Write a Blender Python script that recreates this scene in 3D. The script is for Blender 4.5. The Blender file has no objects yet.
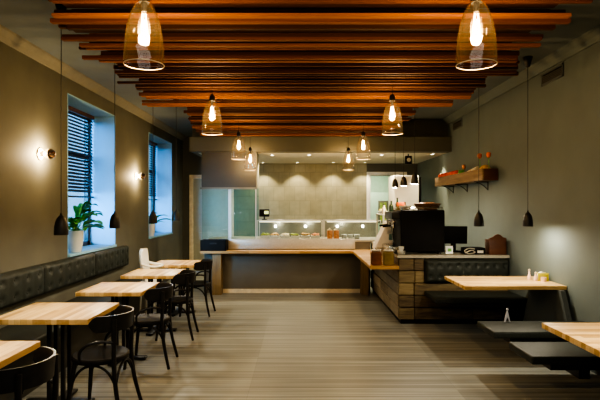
import bpy, bmesh, math, random
from mathutils import Vector, Matrix
R = math.radians
PI = math.pi
rnd = random.Random(7)
SC = bpy.context.scene
COL = SC.collection

# ------------------------------------------------------------------ materials
def new_mat(name):
    m = bpy.data.materials.new(name); m.use_nodes = True
    nt = m.node_tree
    return m, nt, nt.nodes['Principled BSDF']
def N(nt, t, **kw):
    n = nt.nodes.new(t)
    for k, v in kw.items():
        if k in n.inputs: n.inputs[k].default_value = v
        else: setattr(n, k, v)
    return n
def ramp(nt, stops):
    n = nt.nodes.new('ShaderNodeValToRGB')
    e = n.color_ramp.elements
    while len(e) < len(stops): e.new(0.5)
    for i, (p, c) in enumerate(stops):
        e[i].position = p; e[i].color = (*c, 1)
    return n
def plain(name, col, rough=0.5, metal=0.0, vary=0.12, scale=12.0, bump=0.0, spec=None, coat=0.0):
    m, nt, b = new_mat(name)
    tc = N(nt, 'ShaderNodeTexCoord')
    no = N(nt, 'ShaderNodeTexNoise', Scale=scale, Detail=5.0)
    nt.links.new(tc.outputs['Object'], no.inputs['Vector'])
    lo = tuple(max(0, c*(1-vary)) for c in col); hi = tuple(min(1, c*(1+vary)) for c in col)
    r = ramp(nt, [(0.3, lo), (0.7, hi)])
    nt.links.new(no.outputs['Fac'], r.inputs['Fac'])
    nt.links.new(r.outputs['Color'], b.inputs['Base Color'])
    b.inputs['Roughness'].default_value = rough
    b.inputs['Metallic'].default_value = metal
    if spec is not None: b.inputs['Specular IOR Level'].default_value = spec
    if coat: b.inputs['Coat Weight'].default_value = coat
    if bump:
        bp = N(nt, 'ShaderNodeBump', Strength=bump, Distance=0.01)
        nt.links.new(no.outputs['Fac'], bp.inputs['Height'])
        nt.links.new(bp.outputs['Normal'], b.inputs['Normal'])
    return m
def glow(name, col, strength):
    m, nt, b = new_mat(name)
    b.inputs['Base Color'].default_value = (*col, 1)
    b.inputs['Emission Color'].default_value = (*col, 1)
    b.inputs['Emission Strength'].default_value = strength
    return m
def thin_glass(name, tint, haze=0.0, hazecol=(1, .6, .3), refl=1.0):
    """a thin pane: clear transmission, fresnel reflection, an optional tinted haze"""
    m, nt, b = new_mat(name)
    nt.nodes.remove(b)
    out = nt.nodes['Material Output']
    tr = N(nt, 'ShaderNodeBsdfTransparent'); tr.inputs['Color'].default_value = (*tint, 1)
    gl = N(nt, 'ShaderNodeBsdfGlossy', Roughness=0.03)
    lw = N(nt, 'ShaderNodeLayerWeight', Blend=0.25)
    mul = N(nt, 'ShaderNodeMath', operation='MULTIPLY'); mul.inputs[1].default_value = refl*0.8
    add = N(nt, 'ShaderNodeMath', operation='ADD'); add.inputs[1].default_value = 0.03*refl
    nt.links.new(lw.outputs['Facing'], mul.inputs[0]); nt.links.new(mul.outputs[0], add.inputs[0])
    mx = N(nt, 'ShaderNodeMixShader')
    nt.links.new(add.outputs[0], mx.inputs['Fac'])
    nt.links.new(tr.outputs[0], mx.inputs[1]); nt.links.new(gl.outputs[0], mx.inputs[2])
    last = mx
    if haze:
        tl = N(nt, 'ShaderNodeBsdfTranslucent'); tl.inputs['Color'].default_value = (*hazecol, 1)
        m2 = N(nt, 'ShaderNodeMixShader'); m2.inputs['Fac'].default_value = haze
        nt.links.new(mx.outputs[0], m2.inputs[1]); nt.links.new(tl.outputs[0], m2.inputs[2])
        last = m2
    nt.links.new(last.outputs[0], out.inputs['Surface'])
    return m
def stave_wood(name, cols, along='x', w=0.045, l=0.5, rough=0.4):
    """glued-up stave board: brick pattern, long staves"""
    m, nt, b = new_mat(name)
    tc = N(nt, 'ShaderNodeTexCoord')
    mp = N(nt, 'ShaderNodeMapping')
    if along == 'y': mp.inputs['Rotation'].default_value = (0, 0, R(90))
    nt.links.new(tc.outputs['Object'], mp.inputs['Vector'])
    br = N(nt, 'ShaderNodeTexBrick')
    br.inputs['Scale'].default_value = 1.0
    br.inputs['Brick Width'].default_value = l; br.inputs['Row Height'].default_value = w
    br.inputs['Mortar Size'].default_value = 0.0012; br.inputs['Mortar Smooth'].default_value = 0.3
    br.inputs['Color1'].default_value = (0, 0, 0, 1); br.inputs['Color2'].default_value = (1, 1, 1, 1)
    br.inputs['Mortar'].default_value = (0.1, 0.1, 0.1, 1)
    br.offset = 0.4
    nt.links.new(mp.outputs['Vector'], br.inputs['Vector'])
    mp2 = N(nt, 'ShaderNodeMapping'); mp2.inputs['Scale'].default_value = (2.5, 45, 45)
    nt.links.new(mp.outputs['Vector'], mp2.inputs['Vector'])
    no = N(nt, 'ShaderNodeTexNoise', Scale=1.0, Detail=4.0)
    nt.links.new(mp2.outputs['Vector'], no.inputs['Vector'])
    ad = N(nt, 'ShaderNodeMixRGB', blend_type='MIX'); ad.inputs['Fac'].default_value = 0.4
    nt.links.new(br.outputs['Color'], ad.inputs['Color1']); nt.links.new(no.outputs['Color'], ad.inputs['Color2'])
    r = ramp(nt, cols)
    nt.links.new(ad.outputs['Color'], r.inputs['Fac'])
    nt.links.new(r.outputs['Color'], b.inputs['Base Color'])
    b.inputs['Roughness'].default_value = rough
    return m
def grain_wood(name, cols, stretch=(1.2, 30, 30), rough=0.55, island=0.0, objrand=0.0, bump=0.15):
    m, nt, b = new_mat(name)
    tc = N(nt, 'ShaderNodeTexCoord')
    mp = N(nt, 'ShaderNodeMapping'); mp.inputs['Scale'].default_value = stretch
    nt.links.new(tc.outputs['Object'], mp.inputs['Vector'])
    geo = N(nt, 'ShaderNodeNewGeometry')
    no = N(nt, 'ShaderNodeTexNoise', Scale=1.0, Detail=6.0, Distortion=0.6)
    no.noise_dimensions = '4D'
    nt.links.new(mp.outputs['Vector'], no.inputs['Vector'])
    fac = no.outputs['Fac']
    if island or objrand:
        if island: src = geo.outputs['Random Per Island']
        else: src = N(nt, 'ShaderNodeObjectInfo').outputs['Random']
        sc = N(nt, 'ShaderNodeMath', operation='MULTIPLY'); sc.inputs[1].default_value = 17.0
        nt.links.new(src, sc.inputs[0]); nt.links.new(sc.outputs[0], no.inputs['W'])
        mx = N(nt, 'ShaderNodeMixRGB'); mx.inputs['Fac'].default_value = island or objrand
        nt.links.new(no.outputs['Fac'], mx.inputs['Color1']); nt.links.new(src, mx.inputs['Color2'])
        fac = mx.outputs['Color']
    r = ramp(nt, cols)
    nt.links.new(fac, r.inputs['Fac'])
    nt.links.new(r.outputs['Color'], b.inputs['Base Color'])
    b.inputs['Roughness'].default_value = rough
    bp = N(nt, 'ShaderNodeBump', Strength=bump, Distance=0.01)
    nt.links.new(no.outputs['Fac'], bp.inputs['Height']); nt.links.new(bp.outputs['Normal'], b.inputs['Normal'])
    return m
def floor_mat():
    m, nt, b = new_mat('striped_floor')
    tc = N(nt, 'ShaderNodeTexCoord')
    mp = N(nt, 'ShaderNodeMapping'); mp.inputs['Location'].default_value = (0.44, 0.25, 0)
    nt.links.new(tc.outputs['Object'], mp.inputs['Vector'])
    br = N(nt, 'ShaderNodeTexBrick'); br.offset = 0.0
    br.inputs['Scale'].default_value = 1.0
    br.inputs['Brick Width'].default_value = 1.8; br.inputs['Row Height'].default_value = 0.9
    br.inputs['Mortar Size'].default_value = 0.003; br.inputs['Mortar Smooth'].default_value = 0.5
    br.inputs['Color1'].default_value = (0.25, 0.25, 0.25, 1); br.inputs['Color2'].default_value = (0.75, 0.75, 0.75, 1)
    br.inputs['Mortar'].default_value = (0.35, 0.35, 0.35, 1)
    nt.links.new(mp.outputs['Vector'], br.inputs['Vector'])
    def streak(sx, sy, det):
        q = N(nt, 'ShaderNodeMapping'); q.inputs['Scale'].default_value = (sx, sy, 1)
        nt.links.new(tc.outputs['Object'], q.inputs['Vector'])
        n = N(nt, 'ShaderNodeTexNoise', Scale=1.0, Detail=det)
        nt.links.new(q.outputs['Vector'], n.inputs['Vector'])
        return n
    a = streak(0.3, 28, 4.0); c = streak(0.7, 110, 3.0); d = streak(0.5, 0.6, 2.0)
    m1 = N(nt, 'ShaderNodeMixRGB'); m1.inputs['Fac'].default_value = 0.4
    nt.links.new(a.outputs['Fac'], m1.inputs['Color1']); nt.links.new(c.outputs['Fac'], m1.inputs['Color2'])
    m2 = N(nt, 'ShaderNodeMixRGB'); m2.inputs['Fac'].default_value = 0.16
    nt.links.new(m1.outputs['Color'], m2.inputs['Color1']); nt.links.new(br.outputs['Color'], m2.inputs['Color2'])
    r = ramp(nt, [(0.35, (0.105, 0.106, 0.094)), (0.46, (0.21, 0.213, 0.192)), (0.54, (0.285, 0.29, 0.262)), (0.65, (0.43, 0.44, 0.40))])
    nt.links.new(m2.outputs['Color'], r.inputs['Fac'])
    nt.links.new(r.outputs['Color'], b.inputs['Base Color'])
    b.inputs['Roughness'].default_value = 0.42
    b.inputs['Specular IOR Level'].default_value = 0.35
    bp = N(nt, 'ShaderNodeBump', Strength=0.12, Distance=0.004)
    nt.links.new(m1.outputs['Color'], bp.inputs['Height']); nt.links.new(bp.outputs['Normal'], b.inputs['Normal'])
    return m
def tile_mat(name, c1, c2, grout, w=0.6, h=0.3):
    m, nt, b = new_mat(name)
    tc = N(nt, 'ShaderNodeTexCoord')
    mp = N(nt, 'ShaderNodeMapping'); mp.inputs['Rotation'].default_value = (R(90), 0, 0)
    nt.links.new(tc.outputs['Object'], mp.inputs['Vector'])
    br = N(nt, 'ShaderNodeTexBrick'); br.offset = 0.5
    br.inputs['Scale'].default_value = 1.0
    br.inputs['Brick Width'].default_value = w; br.inputs['Row Height'].default_value = h
    br.inputs['Mortar Size'].default_value = 0.006
    br.inputs['Color1'].default_value = (*c1, 1); br.inputs['Color2'].default_value = (*c2, 1)
    br.inputs['Mortar'].default_value = (*grout, 1)
    nt.links.new(mp.outputs['Vector'], br.inputs['Vector'])
    no = N(nt, 'ShaderNodeTexNoise', Scale=6.0, Detail=4.0)
    nt.links.new(tc.outputs['Object'], no.inputs['Vector'])
    mx = N(nt, 'ShaderNodeMixRGB', blend_type='OVERLAY'); mx.inputs['Fac'].default_value = 0.25
    nt.links.new(br.outputs['Color'], mx.inputs['Color1']); nt.links.new(no.outputs['Fac'], mx.inputs['Color2'])
    nt.links.new(mx.outputs['Color'], b.inputs['Base Color'])
    b.inputs['Roughness'].default_value = 0.4
    return m

M = {}
M['wall_left'] = plain('olive_plaster', (0.132, 0.131, 0.104), 0.75, vary=0.13, scale=2.2, bump=0.08)
M['wall_right'] = plain('grey_green_plaster', (0.128, 0.155, 0.148), 0.7, vary=0.09, scale=2.0, bump=0.06)
M['reveal'] = plain('reveal_daylight_blue', (0.26, 0.47, 0.62), 0.7, vary=0.05, scale=3)  # pale reveal with the blue of daylight put into its colour
M['ceiling'] = plain('grey_ceiling_paint', (0.15, 0.175, 0.185), 0.85, vary=0.06, scale=3)
M['cornice'] = plain('cornice_paint', (0.21, 0.20, 0.16), 0.8, vary=0.05)
M['brown_paint'] = plain('brown_bulkhead_paint', (0.10, 0.098, 0.078), 0.7, vary=0.06, scale=3)
M['dark_brown'] = plain('dark_brown_paint', (0.07, 0.066, 0.052), 0.6, vary=0.06, scale=4)
M['panel_dark'] = plain('dark_taupe_panel', (0.15, 0.135, 0.105), 0.5, vary=0.06, scale=4)
M['soffit'] = plain('soffit_paint', (0.72, 0.66, 0.54), 0.7, vary=0.05)
M['white'] = plain('white_paint', (0.75, 0.74, 0.70), 0.4, vary=0.04)
M['white_plastic'] = plain('white_plastic', (0.78, 0.76, 0.70), 0.35, vary=0.03)
M['mint'] = plain('mint_paint', (0.48, 0.60, 0.52), 0.6, vary=0.05)
M['door_olive'] = plain('door_paint', (0.42, 0.43, 0.36), 0.5, vary=0.05)
M['floor'] = floor_mat()
M['tile'] = tile_mat('beige_wall_tile', (0.27, 0.255, 0.17), (0.305, 0.29, 0.20), (0.235, 0.22, 0.15), 0.25, 0.34)
M['green_tile'] = tile_mat('green_wall_tile', (0.15, 0.20, 0.15), (0.17, 0.225, 0.17), (0.12, 0.16, 0.125))
M['butcher_y'] = stave_wood('stave_table_wood', [(0.2, (0.44, 0.26, 0.095)), (0.5, (0.64, 0.42, 0.18)), (0.8, (0.78, 0.56, 0.28))], 'y')
M['butcher_x'] = stave_wood('stave_table_wood_long', [(0.2, (0.44, 0.26, 0.095)), (0.5, (0.64, 0.42, 0.18)), (0.8, (0.78, 0.56, 0.28))], 'x')
M['ledge_wood'] = stave_wood('ledge_wood', [(0.1, (0.40, 0.23, 0.09)), (0.5, (0.54, 0.33, 0.14)), (0.9, (0.64, 0.42, 0.20))], 'x', 0.06, 0.9)
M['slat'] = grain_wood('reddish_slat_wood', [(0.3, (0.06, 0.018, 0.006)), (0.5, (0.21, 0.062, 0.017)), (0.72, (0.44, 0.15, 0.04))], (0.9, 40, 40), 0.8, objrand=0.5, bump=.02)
M['slat_shaded'] = grain_wood('shaded_slat_wood', [(0.25, (0.03, 0.010, 0.004)), (0.55, (0.10, 0.032, 0.010)), (0.8, (0.20, 0.07, 0.02))], (0.9, 40, 40), 0.85, objrand=0.5, bump=.02)  # same batten wood, with shade put into a darker colour
M['clad'] = grain_wood('reclaimed_beam_wood', [(0.25, (0.03, 0.02, 0.012)), (0.42, (0.10, 0.072, 0.04)), (0.6, (0.19, 0.145, 0.075)), (0.8, (0.30, 0.235, 0.13))], (5.0, 26, 34), 0.7, island=0.36, bump=0.5)
M['clad_side'] = grain_wood('weathered_plank_wood', [(0.15, (0.13, 0.10, 0.066)), (0.45, (0.27, 0.22, 0.15)), (0.85, (0.44, 0.37, 0.26))], (26, 5.0, 34), 0.7, island=0.36, bump=0.5)
M['post_wood'] = grain_wood('old_oak', [(0.2, (0.16, 0.10, 0.045)), (0.8, (0.36, 0.25, 0.115))], (18, 18, 2.0), 0.6)
M['shelf_wood'] = grain_wood('rustic_shelf_wood', [(0.2, (0.12, 0.078, 0.045)), (0.8, (0.32, 0.225, 0.14))], (18, 2.0, 22), 0.65)
M['red_wood'] = grain_wood('red_brown_wood', [(0.2, (0.07, 0.028, 0.016)), (0.8, (0.15, 0.06, 0.032))], (3, 12, 12), 0.45)
M['black_wood'] = plain('black_stained_beech', (0.018, 0.016, 0.014), 0.36, vary=0.3, scale=20, spec=0.3)
M['seat_wood'] = plain('black_seat_ply', (0.016, 0.015, 0.014), 0.55, vary=0.3, scale=20, spec=0.2)
M['black_metal'] = plain('black_powder_coat', (0.014, 0.0135, 0.013), 0.45, vary=0.15, scale=30)
M['leather'] = plain('black_leatherette', (0.018, 0.019, 0.018), 0.55, vary=0.2, scale=60, bump=0.05, spec=0.25)
M['bench_leather'] = plain('dark_green_black_leatherette', (0.030, 0.035, 0.030), 0.5, vary=0.15, scale=60, bump=0.05, spec=0.28)
M['grey_panel'] = plain('slate_grey_laminate', (0.085, 0.098, 0.096), 0.5, vary=0.08, scale=5)
M['black_plastic'] = plain('black_plastic', (0.007, 0.007, 0.007), 0.5, vary=0.1, spec=0.18)
M['steel'] = plain('brushed_steel', (0.60, 0.58, 0.52), 0.38, 0.55, vary=0.06, scale=40)
M['chrome'] = plain('chrome', (0.75, 0.74, 0.72), 0.12, 1.0, vary=0.03)
M['worktop'] = plain('grey_worktop', (0.40, 0.39, 0.34), 0.35, vary=0.06, scale=25)
M['ceramic'] = plain('white_ceramic', (0.70, 0.72, 0.70), 0.25, vary=0.03)
M['leaf'] = plain('green_leaf', (0.11, 0.40, 0.06), 0.4, vary=0.5, scale=14)
M['soil'] = plain('soil', (0.04, 0.03, 0.02), 0.9)
M['blind'] = plain('dark_blind_slat', (0.035, 0.035, 0.04), 0.5, vary=0.1)
M['frame_dark'] = plain('dark_window_frame', (0.05, 0.045, 0.045), 0.5)
M['glass'] = thin_glass('clear_glass', (0.96, 0.98, 0.97), refl=0.8)
M['lamp_glass'] = thin_glass('lamp_glass', (0.97, 0.95, 0.92), haze=0.003, hazecol=(1.0, 0.72, 0.42), refl=1.0)  # warm haze in the glass imitates the glow of the bulb
M['green_glass'] = thin_glass('green_glass', (0.86, 0.92, 0.86), haze=0.02, hazecol=(0.6, 0.75, 0.66), refl=0.9)
M['bulb'] = glow('warm_bulb', (1.0, 0.60, 0.24), 24)
M['filament'] = glow('filament', (1.0, 0.72, 0.38), 90)
M['led'] = glow('warm_led', (1.0, 0.86, 0.62), 14)
M['screen'] = glow('display_screen', (0.75, 0.75, 0.30), 0.9)
M['register_white'] = plain('bright_white_plastic', (0.92, 0.91, 0.88), 0.35, vary=0.02)
M['teal_screen'] = plain('teal_display', (0.13, 0.24, 0.23), 0.25)
M['amber'] = plain('amber_brown', (0.16, 0.055, 0.015), 0.3, vary=0.4, scale=9)
M['olive_jar'] = plain('olive_gold', (0.20, 0.14, 0.03), 0.3, vary=0.3, scale=9)
M['orange'] = plain('orange_card', (0.80, 0.16, 0.02), 0.5)
M['tomato'] = plain('tomato_red', (0.75, 0.09, 0.03), 0.3, vary=0.25)
M['yellow'] = plain('yellow_green_plastic', (0.55, 0.50, 0.06), 0.4)
M['cream'] = plain('cream', (0.78, 0.68, 0.50), 0.5)
M['pink'] = plain('pink_white_ceramic', (0.80, 0.58, 0.48), 0.3)
M['pale_blue'] = plain('pale_blue_grey', (0.55, 0.58, 0.66), 0.3)
M['salad'] = plain('salad_green', (0.30, 0.36, 0.08), 0.6, vary=0.6, scale=40)
M['bread'] = plain('baked_crust', (0.55, 0.34, 0.13), 0.6, vary=0.4, scale=30)
M['terracotta'] = plain('terracotta_food', (0.60, 0.24, 0.10), 0.5, vary=0.4, scale=30)
M['bottle'] = plain('dark_bottle_glass', (0.02, 0.03, 0.015), 0.1)
M['cork'] = plain('wicker', (0.13, 0.07, 0.035), 0.7, vary=0.4, scale=60)

# ------------------------------------------------------------------ mesh helpers
class MB:
    def __init__(s): s.bm = bmesh.new()
    def _add(s, verts, faces):
        vs = [s.bm.verts.new(v) for v in verts]
        for f in faces:
            try: s.bm.faces.new([vs[i] for i in f])
            except ValueError: pass
        return vs
    def box(s, x0, x1, y0, y1, z0, z1, bev=0.0, seg=2, mtx=None):
        t = bmesh.new()
        bmesh.ops.create_cube(t, size=1.0)
        for v in t.verts:
            v.co = Vector((x0 + (v.co.x+.5)*(x1-x0), y0 + (v.co.y+.5)*(y1-y0), z0 + (v.co.z+.5)*(z1-z0)))
        if bev: bmesh.ops.bevel(t, geom=t.edges[:], offset=bev, segments=seg, profile=0.6, affect='EDGES')
        return s._merge(t, mtx)
    def _merge(s, t, mtx=None):
        if mtx is not None: bmesh.ops.transform(t, matrix=mtx, verts=t.verts)
        me = bpy.data.meshes.new('tmp'); t.to_mesh(me); t.free()
        s.bm.from_mesh(me); bpy.data.meshes.remove(me)
        return s
    def lathe(s, prof, c=(0, 0, 0), n=32, mtx=None, sx=1, sy=1):
        t = bmesh.new(); rings = []
        for r, z in prof:
            if r < 1e-5: rings.append([t.verts.new((0, 0, z))])
            else: rings.append([t.verts.new((r*math.cos(2*PI*i/n)*sx, r*math.sin(2*PI*i/n)*sy, z)) for i in range(n)])
        for a, b in zip(rings, rings[1:]):
            for i in range(n):
                j = (i+1) % n
                if len(a) == 1 and len(b) == 1: continue
                if len(a) == 1: t.faces.new((a[0], b[j], b[i]))
                elif len(b) == 1: t.faces.new((a[i], a[j], b[0]))
                else: t.faces.new((a[i], a[j], b[j], b[i]))
        bmesh.ops.recalc_face_normals(t, faces=t.faces[:])
        mm = Matrix.Translation(c)
        if mtx is not None: mm = mm @ mtx
        return s._merge(t, mm)
    def tube(s, pts, r, n=10, cap=True):
        pts = [Vector(p) for p in pts]
        rs = r if isinstance(r, (list, tuple)) else [r]*len(pts)
        t = bmesh.new(); rings = []; up = None
        for i, p in enumerate(pts):
            d = (pts[min(i+1, len(pts)-1)] - pts[max(i-1, 0)]).normalized()
            if up is None:
                up = Vector((0, 0, 1)) if abs(d.z) < .9 else Vector((1, 0, 0))
            side = d.cross(up).normalized(); up = side.cross(d).normalized()
            rings.append([t.verts.new(p + (side*math.cos(2*PI*k/n) + up*math.sin(2*PI*k/n))*rs[i]) for k in range(n)])
        for a, b in zip(rings, rings[1:]):
            for k in range(n): t.faces.new((a[k], a[(k+1) % n], b[(k+1) % n], b[k]))
        if cap:
            t.faces.new(rings[0][::-1]); t.faces.new(rings[-1])
        bmesh.ops.recalc_face_normals(t, faces=t.faces[:])
        return s._merge(t)
    def prism(s, poly, axis, a, b, bev=0.0):
        """extrude a 2-D polygon along axis from a to b; poly in the two other axes in order"""
        t = bmesh.new()
        def P(u, v, w):
            return {'x': (w, u, v), 'y': (u, w, v), 'z': (u, v, w)}[axis]
        A = [t.verts.new(P(u, v, a)) for u, v in poly]; B = [t.verts.new(P(u, v, b)) for u, v in poly]
        t.faces.new(A); t.faces.new(B[::-1])
        k = len(poly)
        for i in range(k): t.faces.new((A[i], B[i], B[(i+1) % k], A[(i+1) % k]))
        bmesh.ops.recalc_face_normals(t, faces=t.faces[:])
        if bev: bmesh.ops.bevel(t, geom=t.edges[:], offset=bev, segments=2, affect='EDGES')
        return s._merge(t)
    def ball(s, c, r, sc=(1, 1, 1), u=16, v=10):
        t = bmesh.new(); bmesh.ops.create_uvsphere(t, u_segments=u, v_segments=v, radius=r)
        return s._merge(t, Matrix.Translation(c) @ Matrix.Diagonal((*sc, 1)))
    def build(s, name, mat, parent=None, smooth=40, loc=None):
        me = bpy.data.meshes.new(name); s.bm.to_mesh(me); s.bm.free()
        mats = mat if isinstance(mat, (list, tuple)) else [mat]
        for m in mats: me.materials.append(m)
        if smooth:
            me.polygons.foreach_set('use_smooth', [True]*len(me.polygons))
            me.set_sharp_from_angle(angle=R(smooth))
        o = bpy.data.objects.new(name, me); COL.objects.link(o)
        if parent is not None: o.parent = parent
        if loc is not None: o.location = loc
        return o
def bez(p0, p1, p2, p3, n=10):
    p0, p1, p2, p3 = map(Vector, (p0, p1, p2, p3))
    return [p0*(1-t)**3 + p1*3*t*(1-t)**2 + p2*3*t*t*(1-t) + p3*t**3 for t in [i/n for i in range(n+1)]]
def spline(pts, n=6):
    P = [Vector(p) for p in pts]; out = []
    for i in range(len(P)-1):
        a, b, c, d = P[max(i-1, 0)], P[i], P[i+1], P[min(i+2, len(P)-1)]
        for k in range(n):
            t = k/n
            out.append(0.5*((2*b) + (c-a)*t + (2*a-5*b+4*c-d)*t*t + (3*b-a-3*c+d)*t**3))
    out.append(P[-1]); return out
def tag(o, label, cat, group=None, kind=None):
    o['label'] = label; o['category'] = cat
    if group: o['group'] = group
    if kind: o['kind'] = kind
    return o
def thing(name, label, cat, loc=(0, 0, 0), rz=0, group=None):
    o = bpy.data.objects.new(name, None); COL.objects.link(o)
    o.empty_display_size = 0.1
    o.location = loc; o.rotation_euler = (0, 0, rz)
    return tag(o, label, cat, group)
def struct(o): o['kind'] = 'structure'; return o
def dup(root, loc, rz=0, label=None):
    r = root.copy(); COL.objects.link(r); r.location = loc; r.rotation_euler = (0, 0, rz)
    if label: r['label'] = label
    for ch in list(root.children):
        c = ch.copy(); COL.objects.link(c); c.parent = r
        for g in ch.children:
            d = g.copy(); COL.objects.link(d); d.parent = c
    return r
def light(kind, loc, energy, col, name='lamp_light', rot=(0, 0, 0), **kw):
    l = bpy.data.lights.new(name, kind); l.energy = energy; l.color = col
    for k, v in kw.items(): setattr(l, k, v)
    o = bpy.data.objects.new(name, l); COL.objects.link(o); o.location = loc; o.rotation_euler = rot
    return o

# ------------------------------------------------------------------ dimensions (metres; camera at x=0,y=0, looking along +y)
W = 2.8; H = 3.23; YB = 11.7; YF = -1.6; CAMH = 1.6
WIN = [(5.9, 7.42), (9.06, 10.7)]; WZ0, WZ1 = 0.97, 2.95; WX = -3.26

# ------------------------------------------------------------------ room shell
m = MB(); m.box(-W-.6, W+.4, YF-.2, 15.2, -0.1, 0); struct(m.build('floor', M['floor'], smooth=0))
m = MB(); m.box(-W-.6, W+.4, YF-.2, YB+.2, H, H+.1); struct(m.build('ceiling', M['ceiling'], smooth=0))
m = MB()
ys = [YF] + [v for w in WIN for v in w] + [YB+.15]
for i in range(0, len(ys), 2): m.box(WX, -W, ys[i], ys[i+1], 0, H)
for a, b in WIN:
    m.box(WX, -W, a, b, 0, WZ0); m.box(WX, -W, a, b, WZ1, H)
struct(m.build('wall_left', M['wall_left'], smooth=0))
m = MB(); m.box(W, W+.2, YF, YB+.15, 0, H); struct(m.build('wall_right', M['wall_right'], smooth=0))
m = MB(); m.box(-W-.4, W+.2, YF-.15, YF, 0, H); struct(m.build('wall_front', M['wall_right'], smooth=0))
# back wall with two door openings
D1 = (-2.56, -1.66, 2.24); D2 = (1.68, 2.46, 2.30)
TX0 = -0.98
m = MB()
m.box(-W, D1[0], YB, YB+.15, 0, H); m.box(D1[0], D1[1], YB, YB+.15, D1[2], H); m.box(D1[1], TX0, YB, YB+.15, 0, H)
m.box(D2[1], W, YB, YB+.15, 0, H); m.box(D2[0], D2[1], YB, YB+.15, D2[2], H); m.box(TX0, D2[0], YB, YB+.15, 0, H)
struct(m.build('wall_back', M['brown_paint'], smooth=0))
m = MB(); m.box(TX0, D2[0]-.09, YB-.015, YB, 0.9, 2.6); struct(m.build('trim_1', M['tile'], smooth=0))
m = MB(); m.box(D1[1]+.09, TX0, YB-.02, YB, 0.0, 2.6); struct(m.build('trim_2', M['green_tile'], smooth=0))
# cornice along both side walls
for k, sx in ((3, -1), (4, 1)):
    m = MB()
    poly = [(sx*W, H), (sx*W, H-.10), (sx*(W-.02), H-.10), (sx*(W-.05), H-.06), (sx*(W-.09), H-.02), (sx*(W-.10), H)]
    m.prism(poly, 'y', YF, YB); struct(m.build('trim_%d' % k, M['cornice'] if sx < 0 else M['wall_right'], smooth=0))
# baseboards
m = MB(); m.box(-W, -W+.015, YF, YB, 0, .09); struct(m.build('baseboard_left', M['dark_brown'], smooth=0))
m = MB(); m.box(W-.015, W, YF, 4.2, 0, .09); struct(m.build('baseboard_right', M['grey_panel'], smooth=0))
# bulkhead over the servery: a lower fascia, a set-back upper face, the soffit behind
BZ = 2.59
m = MB(); m.box(-2.04, W, 9.05, 9.30, BZ, 2.86); m.box(-2.04, -1.94, 9.3, YB, BZ, 2.86); struct(m.build('wall_bulkhead', M['brown_paint'], smooth=0))
m = MB(); m.box(-2.04, W, 9.30, 9.42, 2.86, H); m.box(-2.04, -1.94, 9.42, YB, 2.86, H); struct(m.build('wall_upper', M['dark_brown'], smooth=0))
m = MB(); m.box(-1.94, W, 9.30, YB, BZ, BZ+.06); struct(m.build('ceiling_servery', M['soffit'], smooth=0))
# hood wall above the kitchen window
m = MB(); m.box(-1.84, -0.82, 9.16, 9.7, 1.93, BZ); struct(m.build('wall_hood', M['dark_brown'], smooth=0))
m = MB(); m.box(-1.86, -0.80, 9.13, 9.17, 1.895, 1.93); m.box(-.8195, -.812, 9.17, 9.7, 1.93, BZ-.001); struct(m.build('trim_5', M['cornice'], smooth=0))  # side sheet in light colour stands in for kitchen light on the hood

# windows
for i, (a, b) in enumerate(WIN):
    w = bpy.data.objects.new('window_%d' % (i+1), None); COL.objects.link(w); struct(w)
    w.location = (WX, (a+b)/2, WZ0)
    hw, hh, d = (b-a)/2, WZ1-WZ0, W
    # lining of the deep reveal, with daylight blue in its colour
    m = MB(); t = .012; dep = -W - WX
    m.box(0, dep+.004, -hw, -hw+t, 0, hh); m.box(0, dep+.004, hw-t, hw, 0, hh); m.box(0, dep+.004, -hw+t, hw-t, hh-t, hh)
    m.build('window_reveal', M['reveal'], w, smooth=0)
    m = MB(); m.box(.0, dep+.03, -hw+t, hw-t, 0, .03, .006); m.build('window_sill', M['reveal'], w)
    m = MB()
    y0, y1, z0, z1 = -hw+t, hw-t, .03, hh-t
    for yy in (y0, y1-.06): m.box(.02, .08, yy, yy+.06, z0, z1)
    m.box(.02, .08, y0, y1, z0, z0+.06); m.box(.02, .08, y0, y1, z1-.06, z1)
    m.box(.02, .08, -.035, .035, z0, z1); m.box(.022, .078, y0, y1, z0+1.28, z0+1.33)
    m.build('window_frame', M['frame_dark'], w, smooth=0)
    m = MB(); m.box(.045, .051, y0+.05, y1-.05, z0+.05, z1-.05); m.build('window_pane', M['glass'], w, smooth=0)
    # venetian blind, half lowered
    lab = ['dark venetian blind half lowered in the window behind the peace lily', 'dark venetian blind half lowered in the deeper window near the back door'][i]
    bl = thing('venetian_blind', lab, 'blind', (WX+.13, (a+b)/2, WZ0), group='venetian blinds in the windows')
    top = hh-t-.002; bot = .78
    m = MB(); m.box(-.03, .03, y0+.02, y1-.02, top-.05, top, .004); m.build('head_rail', M['red_wood'], bl)
    m = MB(); k = int((top-.07-bot)/.048)
    for j in range(k):
        z = top-.08-j*.048
        m.box(-.024, .024, y0+.025, y1-.025, -.0015, .0015, mtx=Matrix.Translation((0, 0, z)) @ Matrix.Rotation(R(48), 4, 'Y'))
    m.build('slats', M['blind'], bl, smooth=0)
    m = MB(); m.box(-.024, .024, y0+.025, y1-.025, bot-.045, bot-.02, .005); m.build('bottom_rail', M['blind'], bl)
    for yy in (-hw*.55, hw*.55):
        m = MB(); m.tube([(.026, yy, top-.05), (.026, yy, bot-.03)], .002, 6); m.build('ladder_cord', M['blind'], bl)

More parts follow.
